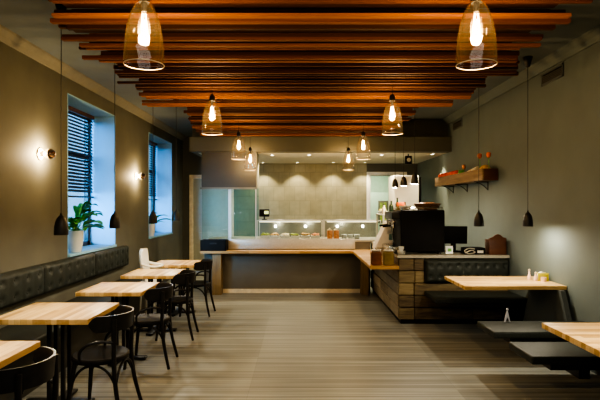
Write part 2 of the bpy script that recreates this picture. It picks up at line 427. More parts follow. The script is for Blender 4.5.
# doors in the back wall
dr = bpy.data.objects.new('door_1', None); COL.objects.link(dr); struct(dr); dr.location = ((D1[0]+D1[1])/2, YB, 0)
hw = (D1[1]-D1[0])/2; hh = D1[2]
m = MB(); m.box(-hw-.08, -hw+.01, -.03, .05, 0, hh+.08, .008); m.box(hw-.01, hw+.08, -.03, .05, 0, hh+.08, .008); m.box(-hw+.01, hw-.01, -.03, .05, hh-.01, hh+.08, .008)
m.build('door_frame', M['cream'], dr)
m = MB(); m.box(-hw+.012, hw-.012, .015, .055, .01, hh-.012, .004)
for z0, z1 in ((.2, .95), (1.1, 2.05)): m.box(-hw+.14, hw-.14, .008, .02, z0, z1, .006)
m.build('door_leaf', M['door_olive'], dr)
m = MB(); m.tube([(hw-.07, .015, 1.02), (hw-.07, -.04, 1.02), (hw-.18, -.04, 1.02)], .01, 8); m.build('door_handle', M['steel'], dr)
dr = bpy.data.objects.new('door_2', None); COL.objects.link(dr); struct(dr); dr.location = ((D2[0]+D2[1])/2, YB, 0)
hw = (D2[1]-D2[0])/2; hh = D2[2]
m = MB(); m.box(-hw-.09, -hw, -.03, .15, 0, hh+.09, .008); m.box(hw, hw+.09, -.03, .15, 0, hh+.09, .008); m.box(-hw, hw, -.03, .15, hh, hh+.09, .008)
m.build('door_frame', M['white'], dr)
# the room beyond the open doorway
m = MB(); m.box(.6, W+.2, 14.6, 14.75, 0, 2.75); m.box(.45, .6, YB+.15, 14.75, 0, 2.75); m.box(W+.2, W+.35, YB+.15, 14.75, 0, 2.75)
struct(m.build('wall_pantry', M['mint'], smooth=0))
m = MB(); m.box(.45, W+.35, YB+.15, 14.75, 2.75, 2.85); struct(m.build('ceiling_pantry', M['mint'], smooth=0))
cab = thing('pantry_cabinet', 'pale cabinet with a small glazed front in the room beyond the open doorway', 'cabinet', (2.32, 14.05, 0))
m = MB(); m.box(-.36, .42, -.25, .5, 0, 1.95, .008); m.build('carcass', M['mint'], cab)
m = MB(); m.box(-.12, .16, -.27, -.25, 1.1, 1.72, .004); m.build('glazed_door', M['panel_dark'], cab)
m = MB(); m.box(-.07, .0, -.275, -.27, 1.15, 1.67); m.box(.03, .11, -.275, -.27, 1.15, 1.67); m.build('pane', M['salad'], cab)

# ------------------------------------------------------------------ slatted ceiling canopy
canopy = thing('slat_canopy', 'reddish wooden batten canopy of uneven lengths hung under the grey ceiling', 'ceiling canopy', (0, 0, 2.8))
def lerp(tab, y):
    if y <= tab[0][0]: return tab[0][1]
    for (a, va), (b, vb) in zip(tab, tab[1:]):
        if y <= b: return va + (vb-va)*(y-a)/(b-a)
    return tab[-1][1]
LT = [(2.72, -1.39), (3.30, -1.66), (3.31, -1.60), (3.70, -1.78), (3.71, -1.65), (4.05, -1.80), (4.06, -1.66), (4.31, -1.75), (4.32, -1.64), (4.9, -1.82),
      (4.91, -1.64), (5.45, -1.80), (5.46, -1.75), (6.25, -1.97), (6.26, -1.47), (8.0, -1.72), (9, -1.75)]
RT = [(2.72, 1.64), (3.02, 1.80), (3.03, 1.67), (3.33, 1.81), (3.34, 1.76), (3.55, 1.85), (3.56, 1.76), (3.85, 1.87), (3.86, 1.73), (4.72, 2.08),
      (4.73, 1.82), (5.2, 1.96), (5.21, 1.85), (5.75, 2.0), (5.76, 1.84), (6.25, 1.95), (6.26, 1.50), (7.0, 1.57), (9, 1.57)]
PX = [yy for yy, _ in ((2.64, 0), (5.02, 0), (7.2, 0), (8.85, 0))]
y = 2.72; k = 0
while y < 8.98:
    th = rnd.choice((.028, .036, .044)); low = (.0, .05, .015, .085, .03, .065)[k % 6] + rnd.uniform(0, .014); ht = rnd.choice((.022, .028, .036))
    tone = M['slat'] if low < .06 and rnd.random() < .75 else M['slat_shaded']  # higher battens, and some low ones at random, get the shaded copy
    if all(abs(y-p) > th/2+.008 for p in PX):
        m = MB()
        m.box(lerp(LT, y)+rnd.uniform(-.035, .035), lerp(RT, y)+rnd.uniform(-.035, .02), -th/2, th/2, 0, ht, .003, 1)
        m.build('slat', tone, canopy, smooth=0, loc=(0, y, low)); k += 1
    if 2.8 < y < 5.6 and k % 2 == 0:     # an added higher layer, dark as shade, closes the view between the near battens
        m = MB(); m.box(lerp(LT, y)+.05, lerp(RT, y)-.05, -.035, .035, 0, .03, .003, 1)
        m.build('slat', M['slat_shaded'], canopy, smooth=0, loc=(0, y+.045, .125))
    y += th + rnd.uniform(.030, .050) + (.012 if y > 5.6 else 0)
for x in (-1.1, 0, 1.1):
    m = MB(); m.box(x-.03, x+.03, 2.65, 9.0, .158, .22); m.build('carrier_rail', M['dark_brown'], canopy, smooth=0)
m = MB()
for x in (-1.1, 0, 1.1):
    for yy in (3.2, 5.0, 7.0, 8.7): m.box(x-.012, x+.012, yy-.012, yy+.012, .215, H-2.8)
m.build('hanger', M['black_metal'], canopy, smooth=0)

# ------------------------------------------------------------------ glass pendants
def glass_pendant():
    t = thing('glass_pendant_lamp', '', 'pendant lamp', group='bell-shaped clear glass pendants under the wooden canopy')
    # origin at the lower rim
    out = [(.105, 0), (.106, .03), (.104, .08), (.098, .15), (.087, .215), (.070, .275), (.050, .315), (.034, .335), (.026, .345)]
    inn = [(r-.004, z) for r, z in out[::-1]]
    m = MB(); m.lathe(out, n=40); m.build('glass_shade', M['lamp_glass'], t)
    m = MB(); m.tube([(.105*math.cos(a), .105*math.sin(a), 0) for a in [2*PI*i/40 for i in range(41)]], .0028, 6, False); m.build('rim', M['lamp_rim'], t)
    m = MB(); m.lathe([(0, .335), (.028, .335), (.030, .35), (.028, .385), (.014, .40), (.005, .41), (0, .41)], n=24); m.build('cap', M['black_metal'], t)
    m = MB(); m.lathe([(0, .285), (.014, .285), (.016, .335), (0, .335)], n=16); m.build('socket', M['black_metal'], t)
    m = MB(); m.lathe([(0, .13), (.012, .132), (.026, .15), (.033, .185), (.031, .22), (.020, .262), (.014, .285)], n=24); b = m.build('bulb', M['bulb_glass'], t)
    m = MB()
    m.tube(spline([(-.007, 0, .275), (-.014, .004, .20), (-.006, .008, .165), (.0, -.008, .24), (.006, .008, .165), (.014, -.004, .20), (.007, 0, .275)], 5), .0026, 6); m.build('filament', M['filament'], b)
    m = MB(); m.tube([(0, 0, .405), (0, 0, 2.86-2.27)], .003, 6); m.build('cord', M['black_metal'], t)
    return t
M['lamp_rim'] = plain('lamp_rim', (0.85, 0.70, 0.50), 0.15, spec=0.8)
M['bulb_glass'] = thin_glass('bulb_glass', (1.0, 0.86, 0.62), haze=0.02, hazecol=(1.0, 0.72, 0.40), refl=0.4)
gp = glass_pendant()
ROW = [(2.64, 'nearest to the camera'), (5.02, 'second from the front'), (7.2, 'third from the front'), (8.85, 'farthest back, just before the brown bulkhead')]
first = True
for side, sx in (('left', -1), ('right', 1)):
    for yy, wd in ROW:
        lab = 'lit glass bell pendant in the %s row, %s' % (side, wd)
        xx = sx*({2.64: .95, 5.02: .945, 7.2: .93, 8.85: .875}[yy] if sx > 0 else (.84 if yy < 3 else .90))
        loc = (xx, yy, {2.64: 2.355, 5.02: 2.33, 7.2: 2.275, 8.85: 2.235}[yy])
        if first: gp.location = loc; gp['label'] = lab; first = False
        else: dup(gp, loc, 0, lab)
        light('POINT', (loc[0], loc[1], loc[2]+.17), (44 if yy < 3 else 52) if yy < 6 else 34, (1.0, .78, .50), shadow_soft_size=.03)

# ------------------------------------------------------------------ black pendants
def black_pendant(ceil_len, canopy_on=True):
    t = thing('black_pendant_lamp', '', 'pendant lamp')
    prof = [(.0535, 0), (.054, .02), (.052, .06), (.045, .10), (.034, .13), (.018, .152), (.009, .158), (.008, .175), (0, .176)]
    inner = [(.0, .148), (.016, .146), (.031, .125), (.042, .096), (.049, .058), (.051, .02), (.0505, 0), (.0535, 0)]
    m = MB(); m.lathe(prof, n=28); m.build('shade', M['black_metal'], t)
    m = MB(); m.lathe(inner, n=28); m.build('shade_lining', M['white_plastic'], t)
    m = MB(); m.lathe([(0, .028), (.02, .03), (.028, .05), (.022, .075), (.012, .09), (.012, .14)], n=16); m.build('bulb', M['led'], t)
    m = MB(); m.tube([(0, 0, .17), (0, 0, ceil_len-.06)], .0032, 6); m.build('cord', M['black_metal'], t)
    if canopy_on:
        m = MB(); m.lathe([(0, ceil_len-.11), (.018, ceil_len-.11), (.022, ceil_len-.105), (.05, ceil_len-.01), (.052, ceil_len), (0, ceil_len)], n=24); m.build('ceiling_rose', M['black_metal'], t)
    return t
def lamp_set(specs, group, energy, zb, col=(1.0, .90, .70)):
    proto = None
    for (x, yy, lab) in specs:
        if proto is None:
            proto = black_pendant(H-zb); proto['group'] = group; proto['label'] = lab; proto.location = (x, yy, zb)
        else: dup(proto, (x, yy, zb), 0, lab)
        light('POINT', (x, yy, zb+.014), energy, col, shadow_soft_size=.02)
LX = -1.92
lamp_set([(LX, 3.94, 'black cone pendant beside the peace lily window, above the second table from the front'),
          (LX, 5.08, 'black cone pendant above the third table, right of the peace lily'),
          (LX, 6.4, 'black cone pendant overlapping the smaller plant in the deeper window'),
          (LX, 7.6, 'black cone pendant deepest in the window side row, by the back door'),
          (LX, 2.75, 'black cone pendant above the frontmost window side table')],
         'black cone pendants over the window side tables', 22, 1.36)
lamp_set([(2.51, 5.4, 'black cone pendant nearer the right wall, above the table with shakers'),
          (1.97, 5.4, 'black cone pendant in front of the monitor, above the table with shakers'),
          (1.97, 2.9, 'black cone pendant over the aisle end of the front wall table'),
          (2.51, 2.9, 'black cone pendant over the wall end of the front wall table')],
         'black cone pendants over the wall tables', 26, 1.365)
lamp_set([(1.65, 7.05, 'lit black cone pendant nearest of three over the espresso counter'),
          (1.65, 7.8, 'lit black cone pendant in the middle of three over the espresso counter'),
          (1.65, 8.5, 'lit black cone pendant farthest of three over the espresso counter')],
         'black cone pendants over the espresso counter', 40, 1.90)

# ------------------------------------------------------------------ wall sconces
def sconce(lab, yy, z):
    t = thing('wall_sconce', lab, 'wall lamp', (-W, yy, z), group='globe sconces between the windows')
    m = MB(); rx = Matrix.Rotation(R(90), 4, 'Y')
    m.lathe([(0, 0), (.06, 0), (.06, .012), (.03, .02), (.02, .05), (0, .05)], n=28, mtx=rx); m.build('wall_plate', M['cream'], t)
    m = MB(); m.lathe([(.018, .05), (.03, .06), (.05, .085), (.056, .11)], n=28, mtx=rx); b = m.build('bulb', M['bulb_soft'], t)
    m = MB(); m.lathe([(.056, .11), (.052, .135), (.035, .158), (.012, .167), (0, .168)], n=28, mtx=rx); m.build('mirror_crown', M['copper_mirror'], t)
    light('POINT', (-W+.075, yy, z), 30, (1.0, .80, .50), shadow_soft_size=.02)
M['bulb_soft'] = thin_glass('soft_bulb', (1, .92, .8), haze=0.025, hazecol=(1, .85, .6), refl=0.3)
M['copper_mirror'] = plain('copper_mirror', (0.75, 0.50, 0.36), 0.08, 1.0, vary=0.02)
sconce('lit globe wall sconce nearer the front, left of the peace lily window', 5.27, 2.15)
sconce('lit globe wall sconce on the pier between the two windows', 8.34, 2.09)

# ------------------------------------------------------------------ plants
def plant(lab, loc, s, n, seed, group):
    q = random.Random(seed)
    t = thing('potted_plant', lab, 'plant', loc, group=group)
    m = MB(); m.lathe([(0, 0), (.065*s, 0), (.072*s, .01*s), (.092*s, .13*s), (.10*s, .27*s), (.094*s, .275*s), (.088*s, .24*s), (0, .235*s)], n=32); m.build('pot', M['ceramic'], t)
    m = MB(); m.lathe([(0, .246*s), (.088*s, .243*s)], n=24); m.build('soil', M['soil'], t)
    m = MB()
    for i in range(n):
        a = 2*PI*i/n*3.4 + q.uniform(-.3, .3); el = (.35, .8, 1.2, 1.42)[i % 4] + q.uniform(-.15, .1); L = q.uniform(.26, .46)*s
        if math.cos(a) < -.2: L *= .5
        elif math.sin(a) < -.4: L *= .55
        d = Vector((math.cos(a), math.sin(a), 0)); up = Vector((0, 0, 1))
        base = Vector((0, 0, .245*s)) + d*.02*s
        ce, se = math.cos(el), math.sin(el)
        p1 = base + d*L*.2*ce + up*L*.55*se
        p2 = base + d*L*.7*ce + up*L*.95*se + up*.03
        p3 = base + d*L*(1.1*ce+.12) + up*L*(.95*se-.12)
        path = bez(base, p1, p2, p3, 12); side = d.cross(up)
        wv = q.uniform(.055, .085)*s
        vs, fs = [], []
        for j, p in enumerate(path):
            u = j/12
            w = .004*s if u < .38 else max(.001, wv*math.sin(PI*min(1, (u-.36)/.64))**.8)
            vs += [p + side*w + up*w*.35, p, p - side*w + up*w*.35]
        for j in range(12):
            for c in (0, 1): fs.append((j*3+c, j*3+c+1, j*3+c+4, j*3+c+3))
        m._add(vs, fs)
    m.build('foliage', M['leaf'], t, smooth=80)
    return t
plant('large peace lily in a white pot on the sill of the nearer window', (-2.86, 6.24, WZ0+.03), 1.0, 44, 3, 'white potted plants on the sills')
plant('smaller leafy plant in a white pot on the sill of the deeper window', (-2.87, 9.42, WZ0+.03), .85, 18, 5, 'white potted plants on the sills')

# ------------------------------------------------------------------ banquette along the left wall
def tufted(y0, y1, z0, z1, nx, nz, depth=.05, dimp=.022):
    """grid in local (u along, v up) with button dimples; returns verts in (u, out, v)"""
    U, V = nx*10, nz*8; btn = []
    for j in range(nz):
        for i in range(nx):
            btn.append((y0+(i+.5)*(y1-y0)/nx, z0+(j+.5)*(z1-z0)/nz))
    vs = []
    for j in range(V+1):
        for i in range(U+1):
            u = y0+(y1-y0)*i/U; v = z0+(z1-z0)*j/V
            e = min(u-y0, y1-u, v-z0, z1-v); o = depth*(1-math.exp(-e/.012)) if e < .06 else depth
            for bu, bv in btn:
                d2 = ((u-bu)**2+(v-bv)**2); o -= dimp*math.exp(-d2/(2*.020**2))
            o -= .006*(1-abs(math.sin(PI*nx*(u-y0)/(y1-y0)))) * 0.6
            vs.append((u, o, v))
    fs = [(j*(U+1)+i, j*(U+1)+i+1, (j+1)*(U+1)+i+1, (j+1)*(U+1)+i) for j in range(V) for i in range(U)]
    return vs, fs, btn
bench = thing('banquette_bench', 'long dark tufted wall bench running under the windows behind the square tables', 'bench', (-W+.001, 0, 0))
for i, (a, b) in enumerate([(2.63, 3.91), (3.92, 5.20), (5.21, 6.50), (6.51, 7.78)]):
    vs, fs, btn = tufted(a, b, .645, .962, 6, 2)
    m = MB(); m._add([(.05+o, u, v) for u, o, v in vs], fs)
    m.box(.0, .052, a, b, .645, .962)
    for bu, bv in btn: m.ball((.082, bu, bv), .011, (.5, 1, 1), 8, 6)
    bmesh.ops.recalc_face_normals(m.bm, faces=m.bm.faces[:])
    m.build('back_cushion', M['bench_leather'], bench, smooth=60)
for i, (a, b) in enumerate([(2.6, 5.14), (5.15, 7.72)]):
    m = MB(); m.box(.02, .56, a, b, .36, .46, .02, 3); m.build('seat_cushion', M['bench_leather'], bench)
m = MB(); m.box(.02, .50, 2.62, 7.70, .0, .36); m.build('base', M['dark_brown'], bench, smooth=0)

# ------------------------------------------------------------------ square tables
def square_table(lab, hw):
    t = thing('cafe_table', lab, 'table', group='square stave top tables along the bench')
    m = MB(); m.box(-hw, hw, -.32, .32, .71, .75, .004); m.build('tabletop', M['butcher_y'], t)
    m = MB(); m.box(-.22, .22, -.03, .03, .695, .71); m.box(-.03, .03, -.2, .2, .694, .709); m.build('top_bracket', M['black_metal'], t, smooth=0)
    for sx in (-1, 1):
        for sy in (-1, 1):
            m = MB(); m.box(sx*.055-.014, sx*.055+.014, sy*.055-.014, sy*.055+.014, .03, .695, .003); m.build('column', M['black_metal'], t)
    m = MB(); m.box(-.27, .27, -.04, .04, .008, .032, .006); m.box(-.04, .04, -.24, .24, .0085, .0315, .006)
    for p in ((.25, 0), (-.25, 0), (0, .22), (0, -.22)): m.lathe([(0, 0), (.018, 0), (.018, .012), (0, .012)], (*p, 0), 12)
    m.build('base', M['black_metal'], t)
    return t
TY = [2.75, 3.955, 5.085, 6.215, 7.26]; TXR = [-1.625, -1.575, -1.545, -1.52, -1.505]; THW = [.365, .365, .32, .32, .32]
TL = ['square stave top table frontmost on the bench side, cut off by the frame', 'square stave top table second from the front along the bench',
      'square stave top table third from the front, beside the peace lily', 'square stave top table in front of the white highchair',
      'square stave top table behind the white highchair, nearest the counter']
st = square_table(TL[0], THW[0]); st.location = (TXR[0]-THW[0], TY[0], 0)
dup(st, (TXR[1]-THW[1], TY[1], 0), 0, TL[1])
st = square_table(TL[2], THW[2]); st.location = (TXR[2]-THW[2], TY[2], 0)
for i in (3, 4): dup(st, (TXR[i]-THW[i], TY[i], 0), 0, TL[i])

# ------------------------------------------------------------------ bentwood chairs (back toward local +x)
def bent_chair(lab):
    t = thing('bentwood_chair', lab, 'chair', group='black bentwood chairs along the aisle')
    m = MB(); m.lathe([(0, .452), (.12, .450), (.175, .456), (.200, .462), (.210, .455), (.212, .44), (.205, .425), (.18, .420), (0, .420)], n=40); m.build('seat', M['seat_wood'], t)
    for sy in (-1, 1):
        m = MB(); m.tube(spline([(-.135, sy*.135, .43), (-.160, sy*.160, .22), (-.185, sy*.185, 0)]), [.017]*6+[.016]*3+[.0135]*4, 10); m.build('leg', M['black_wood'], t)
        pts = spline([(.245, sy*.195, 0), (.195, sy*.172, .22), (.172, sy*.160, .43), (.176, sy*.165, .60), (.176, sy*.160, .755)])
        m = MB(); m.tube(pts, [.0135+.0035*min(1, i/10) for i in range(len(pts))], 10); m.build('leg', M['black_wood'], t)
        # bent brace from the back post over to the seat
        m = MB(); m.tube(spline([(.182, sy*.166, .585), (.10, sy*.200, .60), (.01, sy*.218, .585), (-.055, sy*.220, .53), (-.065, sy*.205, .45)]), .0105, 8); m.build('arm_brace', M['black_wood'], t)
    # wrap-round back rail
    m = MB(); n = 28; vs = []; fs = []
    for i in range(n+1):
        a = R(-84 + 168*i/n); tp = min(1, max(0, 1-abs(2*i/n-1))*7)**.5
        hgt = .030 + .09*tp; zc = .725
        for r, z in ((.232, zc-hgt/2), (.246, zc-hgt/2), (.256, zc+hgt/2), (.242, zc+hgt/2)):
            vs.append((r*math.cos(a)-.012, r*math.sin(a)*.90, z))
    for i in range(n):
        for k in range(4): fs.append((i*4+k, i*4+(k+1) % 4, i*4+4+(k+1) % 4, i*4+4+k))
    fs += [(0, 1, 2, 3), (n*4+3, n*4+2, n*4+1, n*4)]
    m._add(vs, fs); bmesh.ops.recalc_face_normals(m.bm, faces=m.bm.faces[:]); m.build('backrest', M['black_wood'], t, smooth=50)
    # arched leg braces under the seat
    L = [(-.155, -.155), (-.155, .155), (.19, .168), (.19, -.168)]
    for i in range(4):
        a, b = L[i], L[(i+1) % 4]; mx, my = (a[0]+b[0])/2*.96, (a[1]+b[1])/2*.96
        m = MB(); m.tube(bez((*a, .24), (a[0]*.75+mx*.25, a[1]*.75+my*.25, .47), (b[0]*.75+mx*.25, b[1]*.75+my*.25, .47), (*b, .24), 14), .0095, 8); m.build('leg_brace', M['black_wood'], t)
    return t
CH = [(-1.57, 2.62, -4), (-1.535, 3.78, -3), (-1.53, 4.96, 2), (-1.52, 5.97, 3), (-1.53, 7.2, -2)]
CL = ['black bentwood chair nearest the camera, only its curved back in view', 'black bentwood chair at the second table from the front, seat fully visible',
      'black bentwood chair at the third table from the front', 'black bentwood chair at the table in front of the highchair', 'black bentwood chair at the rearmost table, beside the wooden counter post']
bc = bent_chair(CL[0]); bc.location = (CH[0][0], CH[0][1], 0); bc.rotation_euler = (0, 0, R(CH[0][2]))
for (x, yy, a), l in list(zip(CH, CL))[1:]: dup(bc, (x, yy, 0), R(a), l)

# ------------------------------------------------------------------ highchair (faces +x)
hc = thing('highchair', 'white plastic childs highchair between the two rearmost bench tables', 'highchair', (-2.05, 6.735, 0))
m = MB(); m.box(-.11, .13, -.13, .13, .54, .565, .01); m.build('seat', M['white_plastic'], hc)
m = MB(); vs = []; fs = []
prof = [(-.095, .56), (-.115, .70), (-.135, .84), (-.140, .95), (-.130, 1.0)]
for i, (x, z) in enumerate(prof):
    hwid = [.12, .14, .145, .13, .07][i]
    for k in range(7):
        s = -1+2*k/6; vs.append((x + .06*s*s, s*hwid, z))
    for k in range(7):
        s = 1-2*k/6; vs.append((x - .016 + .06*s*s, s*hwid, z))
for i in range(len(prof)-1):
    for k in range(14): fs.append((i*14+k, i*14+(k+1) % 14, (i+1)*14+(k+1) % 14, (i+1)*14+k))
fs += [tuple(range(14)), tuple(range((len(prof)-1)*14, len(prof)*14))]
m._add(vs, fs); bmesh.ops.recalc_face_normals(m.bm, faces=m.bm.faces[:]); m.build('backrest', M['white_plastic'], hc, smooth=60)
m = MB(); m.tube(spline([(-.08, -.145, .80), (.03, -.15, .775), (.12, -.12, .765), (.15, 0, .765), (.12, .12, .765), (.03, .15, .775), (-.08, .145, .80)]), .016, 8); m.build('arm_loop', M['white_plastic'], hc)
for sx in (-1, 1):
    for sy in (-1, 1):
        m = MB(); m.tube([(sx*.09, sy*.105, .545), (sx*.125+.01, sy*.135, 0)], .013, 8); m.build('leg', M['steel'], hc)

# ------------------------------------------------------------------ wall tables and benches on the right
def wall_table(lab, loc):
    t = thing('dining_table', lab, 'table', loc, group='stave top tables fixed to the right wall')
    m = MB(); m.box(-1.07, 0, -.365, .365, .71, .75, .004); m.build('tabletop', M['butcher_x'], t)
    m = MB(); m.prism([(-.43, .709), (.22, .709), (.52, 0), (-.74, 0)], 'x', -.10, -.05); m.build('support_panel', M['grey_panel'], t, smooth=0)
    m = MB(); m.box(-.95, -.05, -.05, .05, .675, .71); m.build('rail', M['black_metal'], t, smooth=0)
    return t
wt = wall_table('stave top wall table carrying the shakers, in front of the wooden counter', (W-.002, 5.50, 0))
dup(wt, (W-.002+.02, 3.18, 0), 0, 'stave top wall table at the front, cut off by the frame')
def seat_bench(lab, y0, y1, name='backless_bench'):
    t = thing(name, lab, 'bench', (W-.002, (y0+y1)/2, 0), group='black padded benches at the wall tables')
    d = (y1-y0)/2
    m = MB(); m.box(-1.05, 0, -d, d, .395, .455, .016, 3); m.build('seat_cushion', M['bench_leather'], t)
    m = MB(); m.box(-.88, 0, -d+.06, d-.06, .335, .394); m.build('carrier', M['black_metal'], t, smooth=0)
    m = MB(); m.box(-.23, -.13, -d+.10, d-.10, 0, .334); m.build('pedestal', M['black_metal'], t, smooth=0)
    return t
seat_bench('backless black padded bench in front of the table with the shakers', 4.41, 4.85)
seat_bench('backless black padded bench behind the frontmost wall table', 3.69, 4.11)

# small things on the wall table
def shaker(lab, x, yy, col, h):
    t = thing('shaker', lab, 'shaker', (x, yy, .75), group='shakers on the wall table')
    m = MB(); m.lathe([(0, 0), (.020, 0), (.022, .01), (.020, .04), (.011, .06), (.009, h-.022)], n=18); m.build('body', col, t)
    m = MB(); m.lathe([(.0095, h-.024), (.012, h-.02), (.011, h-.005), (0, h)], n=18); m.build('cap', M['cream'], t)
shaker('taller slim pinkish shaker beside the yellow napkin holder', 2.62, 5.60, M['pink'], .12)
shaker('shorter pinkish shaker touching the yellow napkin holder', 2.645, 5.50, M['pink'], .10)
nh = thing('napkin_holder', 'yellow napkin holder with white napkin on the wall table', 'napkin holder', (2.715, 5.50, .75))
m = MB(); m.box(-.06, .06, -.035, -.028, 0, .09, .003); m.box(-.06, .06, .028, .035, 0, .09, .003); m.box(-.06, .06, -.028, .028, 0, .006); m.build('holder', M['yellow'], nh)
m = MB(); m.prism([(-.045, .006)] + [(-.045*math.cos(a), .055+.045*math.sin(a)) for a in [PI*i/10 for i in range(11)]] + [(.045, .006)], 'y', -.026, .026); m.build('napkins', M['white_plastic'], nh)
cl = thing('candle_holder', 'small glowing white candle cup in front of the yellow napkin holder', 'candle', (2.70, 5.43, .75))
m = MB(); m.lathe([(0, 0), (.026, 0), (.030, .02), (.030, .05), (.027, .05), (.026, .012), (0, .012)], n=20); m.build('cup', M['pink'], cl)
m = MB(); m.lathe([(0, .012), (.025, .012), (.025, .04), (0, .042)], n=16); m.build('candle', M['cream'], cl)
pf = thing('paper_figure', 'small pale folded paper figure standing on the far edge of the backless bench', 'ornament', (2.03, 4.80, .455))
m = MB(); m.prism([(-.030, 0), (-.004, .11), (.004, .11), (.028, 0), (.018, 0), (.0, .055), (-.018, 0)], 'y', -.008, .008); m.build('body', M['pale_blue'], pf, smooth=0)
m = MB(); m.ball((0, 0, .122), .013); m.build('head', M['pale_blue'], pf)

# ------------------------------------------------------------------ L-shaped counter
CX = 1.33; CY = 6.57; CW = .93
ct = thing('bar_counter', 'L-shaped serving counter clad in reclaimed wooden beams with a grey worktop', 'counter', (0, 0, 0))
m = MB(); m.box(CX+.05, W-.01, CY+.05, 7.25, .06, CW-.05); m.box(CX+.05, 2.05, 7.25, 9.2, .06, CW-.05); m.build('carcass', M['dark_brown'], ct, smooth=0)
m = MB(); m.box(CX+.03, W-.01, CY+.03, 7.2, 0, .06); m.box(CX+.03, 2.0, 7.2, 9.15, 0, .06); m.build('plinth', M['black_plastic'], ct, smooth=0)
m = MB(); q = random.Random(11); rows = 5; z0 = .06; rh = (CW-.05-z0)/rows
for r in range(rows):
    za, zb = z0+r*rh+.004, z0+(r+1)*rh-.004
    first_w = .205 + q.uniform(-.01, .01)
    segs = [(CX-.005, CX+first_w)]
    x = CX+first_w+.006
    if r >= 3: segs.append((x, CX+.335))
    else:
        while x < W-.05:
            e = min(W-.012, x+q.uniform(.55, .95))
            if W-e < .2: e = W-.012
            segs.append((x, e)); x = e+.006
    for a, b in segs: m.box(a, b, CY-q.uniform(0, .015), CY+.06, za, zb, .008, 1)
m.build('front_cladding', M['clad'], ct, smooth=0)
m = MB()
for r in range(rows):
    za, zb = z0+r*rh+.004, z0+(r+1)*rh-.004; y = CY+.065
    while y < 9.15:
        e = min(9.18, y+q.uniform(.5, .95))
        if 9.18-e < .2: e = 9.18
        m.box(CX-q.uniform(0, .012), CX+.06, y, e-.005, za, zb, .008, 1); y = e
m.build('side_cladding', M['clad_side'], ct, smooth=0)
m = MB(); m.prism([(CX-.03, CY-.03), (W-.002, CY-.03), (W-.002, 7.28), (2.08, 7.28), (2.08, 9.22), (CX-.03, 9.22)], 'z', CW-.04, CW, .004); m.build('worktop', M['worktop'], ct, smooth=0)
# booth bench against the counter front
bb = thing('booth_bench', 'black padded booth bench with a tufted back fixed to the wooden counter front', 'bench', (0, CY, 0))
vs, fs, btn = tufted(CX+.345, W-.015, .565, .875, 9, 2)
m = MB(); m._add([(u, -.03-o, v) for u, o, v in vs], fs); m.box(CX+.345, W-.015, -.032, -.016, .565, .875)
for bu, bv in btn: m.ball((bu, -.062, bv), .011, (1, .5, 1), 8, 6)
bmesh.ops.recalc_face_normals(m.bm, faces=m.bm.faces[:]); m.build('back_cushion', M['bench_leather'], bb, smooth=60)
m = MB(); m.box(1.66, W-.004, -.60, -.02, .395, .455, .016, 3); m.build('seat_cushion', M['bench_leather'], bb)
m = MB(); m.box(1.9, W-.01, -.50, -.03, .34, .394); m.build('carrier', M['black_metal'], bb, smooth=0)
m = MB(); m.box(W-.10, W-.02, -.56, -.03, 0, .339); m.build('end_panel', M['black_metal'], bb, smooth=0)

# ------------------------------------------------------------------ tray counter at the back
LZ = .79
tc_ = thing('tray_counter', 'low counter with a stave wood ledge and dark front facing the room', 'counter', (0, 0, 0))
m = MB(); m.box(-1.74, 1.28, 8.92, 9.9, 0, .93); m.build('front_panel', M['panel_dark'], tc_, smooth=0)
m = MB(); m.box(-1.42, 1.20, 8.905, 8.92, 0, .075); m.build('kickboard', M['cream'], tc_, smooth=0)
m = MB(); m.prism([(-1.76, 8.62), (.93, 8.62), (.93, 6.50), (1.315, 6.50), (1.315, 8.918), (-1.76, 8.918)], 'z', LZ-.045, LZ, .004); m.build('ledge', M['ledge_wood'], tc_, smooth=0)
m = MB(); m.box(-1.56, -1.40, 8.70, 8.90, 0, LZ-.046, .006); m.build('post', M['post_wood'], tc_)
m = MB(); m.box(1.09, 1.22, 8.70, 8.90, 0, LZ-.046, .006); m.build('post', M['post_wood'], tc_)
m = MB(); m.box(-1.30, 1.0, 8.885, 8.919, LZ+.01, .965, .004); m.box(-1.30, 1.0, 8.87, 8.93, .966, .985, .004); m.build('steel_fascia', M['steel'], tc_)
m = MB(); m.box(-1.74, 1.55, 8.93, 9.9, .931, .965); m.build('steel_top', M['steel'], tc_, smooth=0)
# kitchen glass screen
ks = thing('glass_screen', 'greenish glass screen with a white post below the dark hood wall', 'glass partition', (0, 9.2, .966))
m = MB(); m.box(-1.84, -1.345, -.004, .004, 0, .928); m.build('pane', M['green_glass'], ks, smooth=0)
m = MB(); m.box(-1.29, -.84, -.004, .004, 0, .928); m.build('pane', M['green_glass'], ks, smooth=0)
m = MB(); m.box(-1.345, -1.29, -.02, .02, 0, .928, .004); m.build('post', M['white'], ks)
m = MB(); m.box(-.838, -.822, -.01, .02, 0, .928); m.build('edge_post', M['steel'], ks, smooth=0)
# black tray box on the ledge
tb = thing('cutlery_box', 'black open cutlery box on the end of the wooden ledge', 'box', (-1.53, 8.76, LZ))
m = MB(); w_, d_, h_ = .225, .13, .19
m.box(-w_, w_, -d_, -d_+.012, 0, h_); m.box(-w_, w_, d_-.012, d_, 0, h_); m.box(-w_, -w_+.012, -d_, d_, 0, h_); m.box(w_-.012, w_, -d_, d_, 0, h_); m.box(-w_, w_, -d_, d_, 0, .01)
m.build('body', M['black_plastic'], tb, smooth=0)
m = MB(); m.box(-.06, .06, -d_-.006, -d_, .12, .145, .002); m.build('handle', M['black_metal'], tb)
m = MB(); m.box(-.005, .005, -d_+.014, d_-.014, .011, .16); m.build('divider', M['black_metal'], tb, smooth=0)

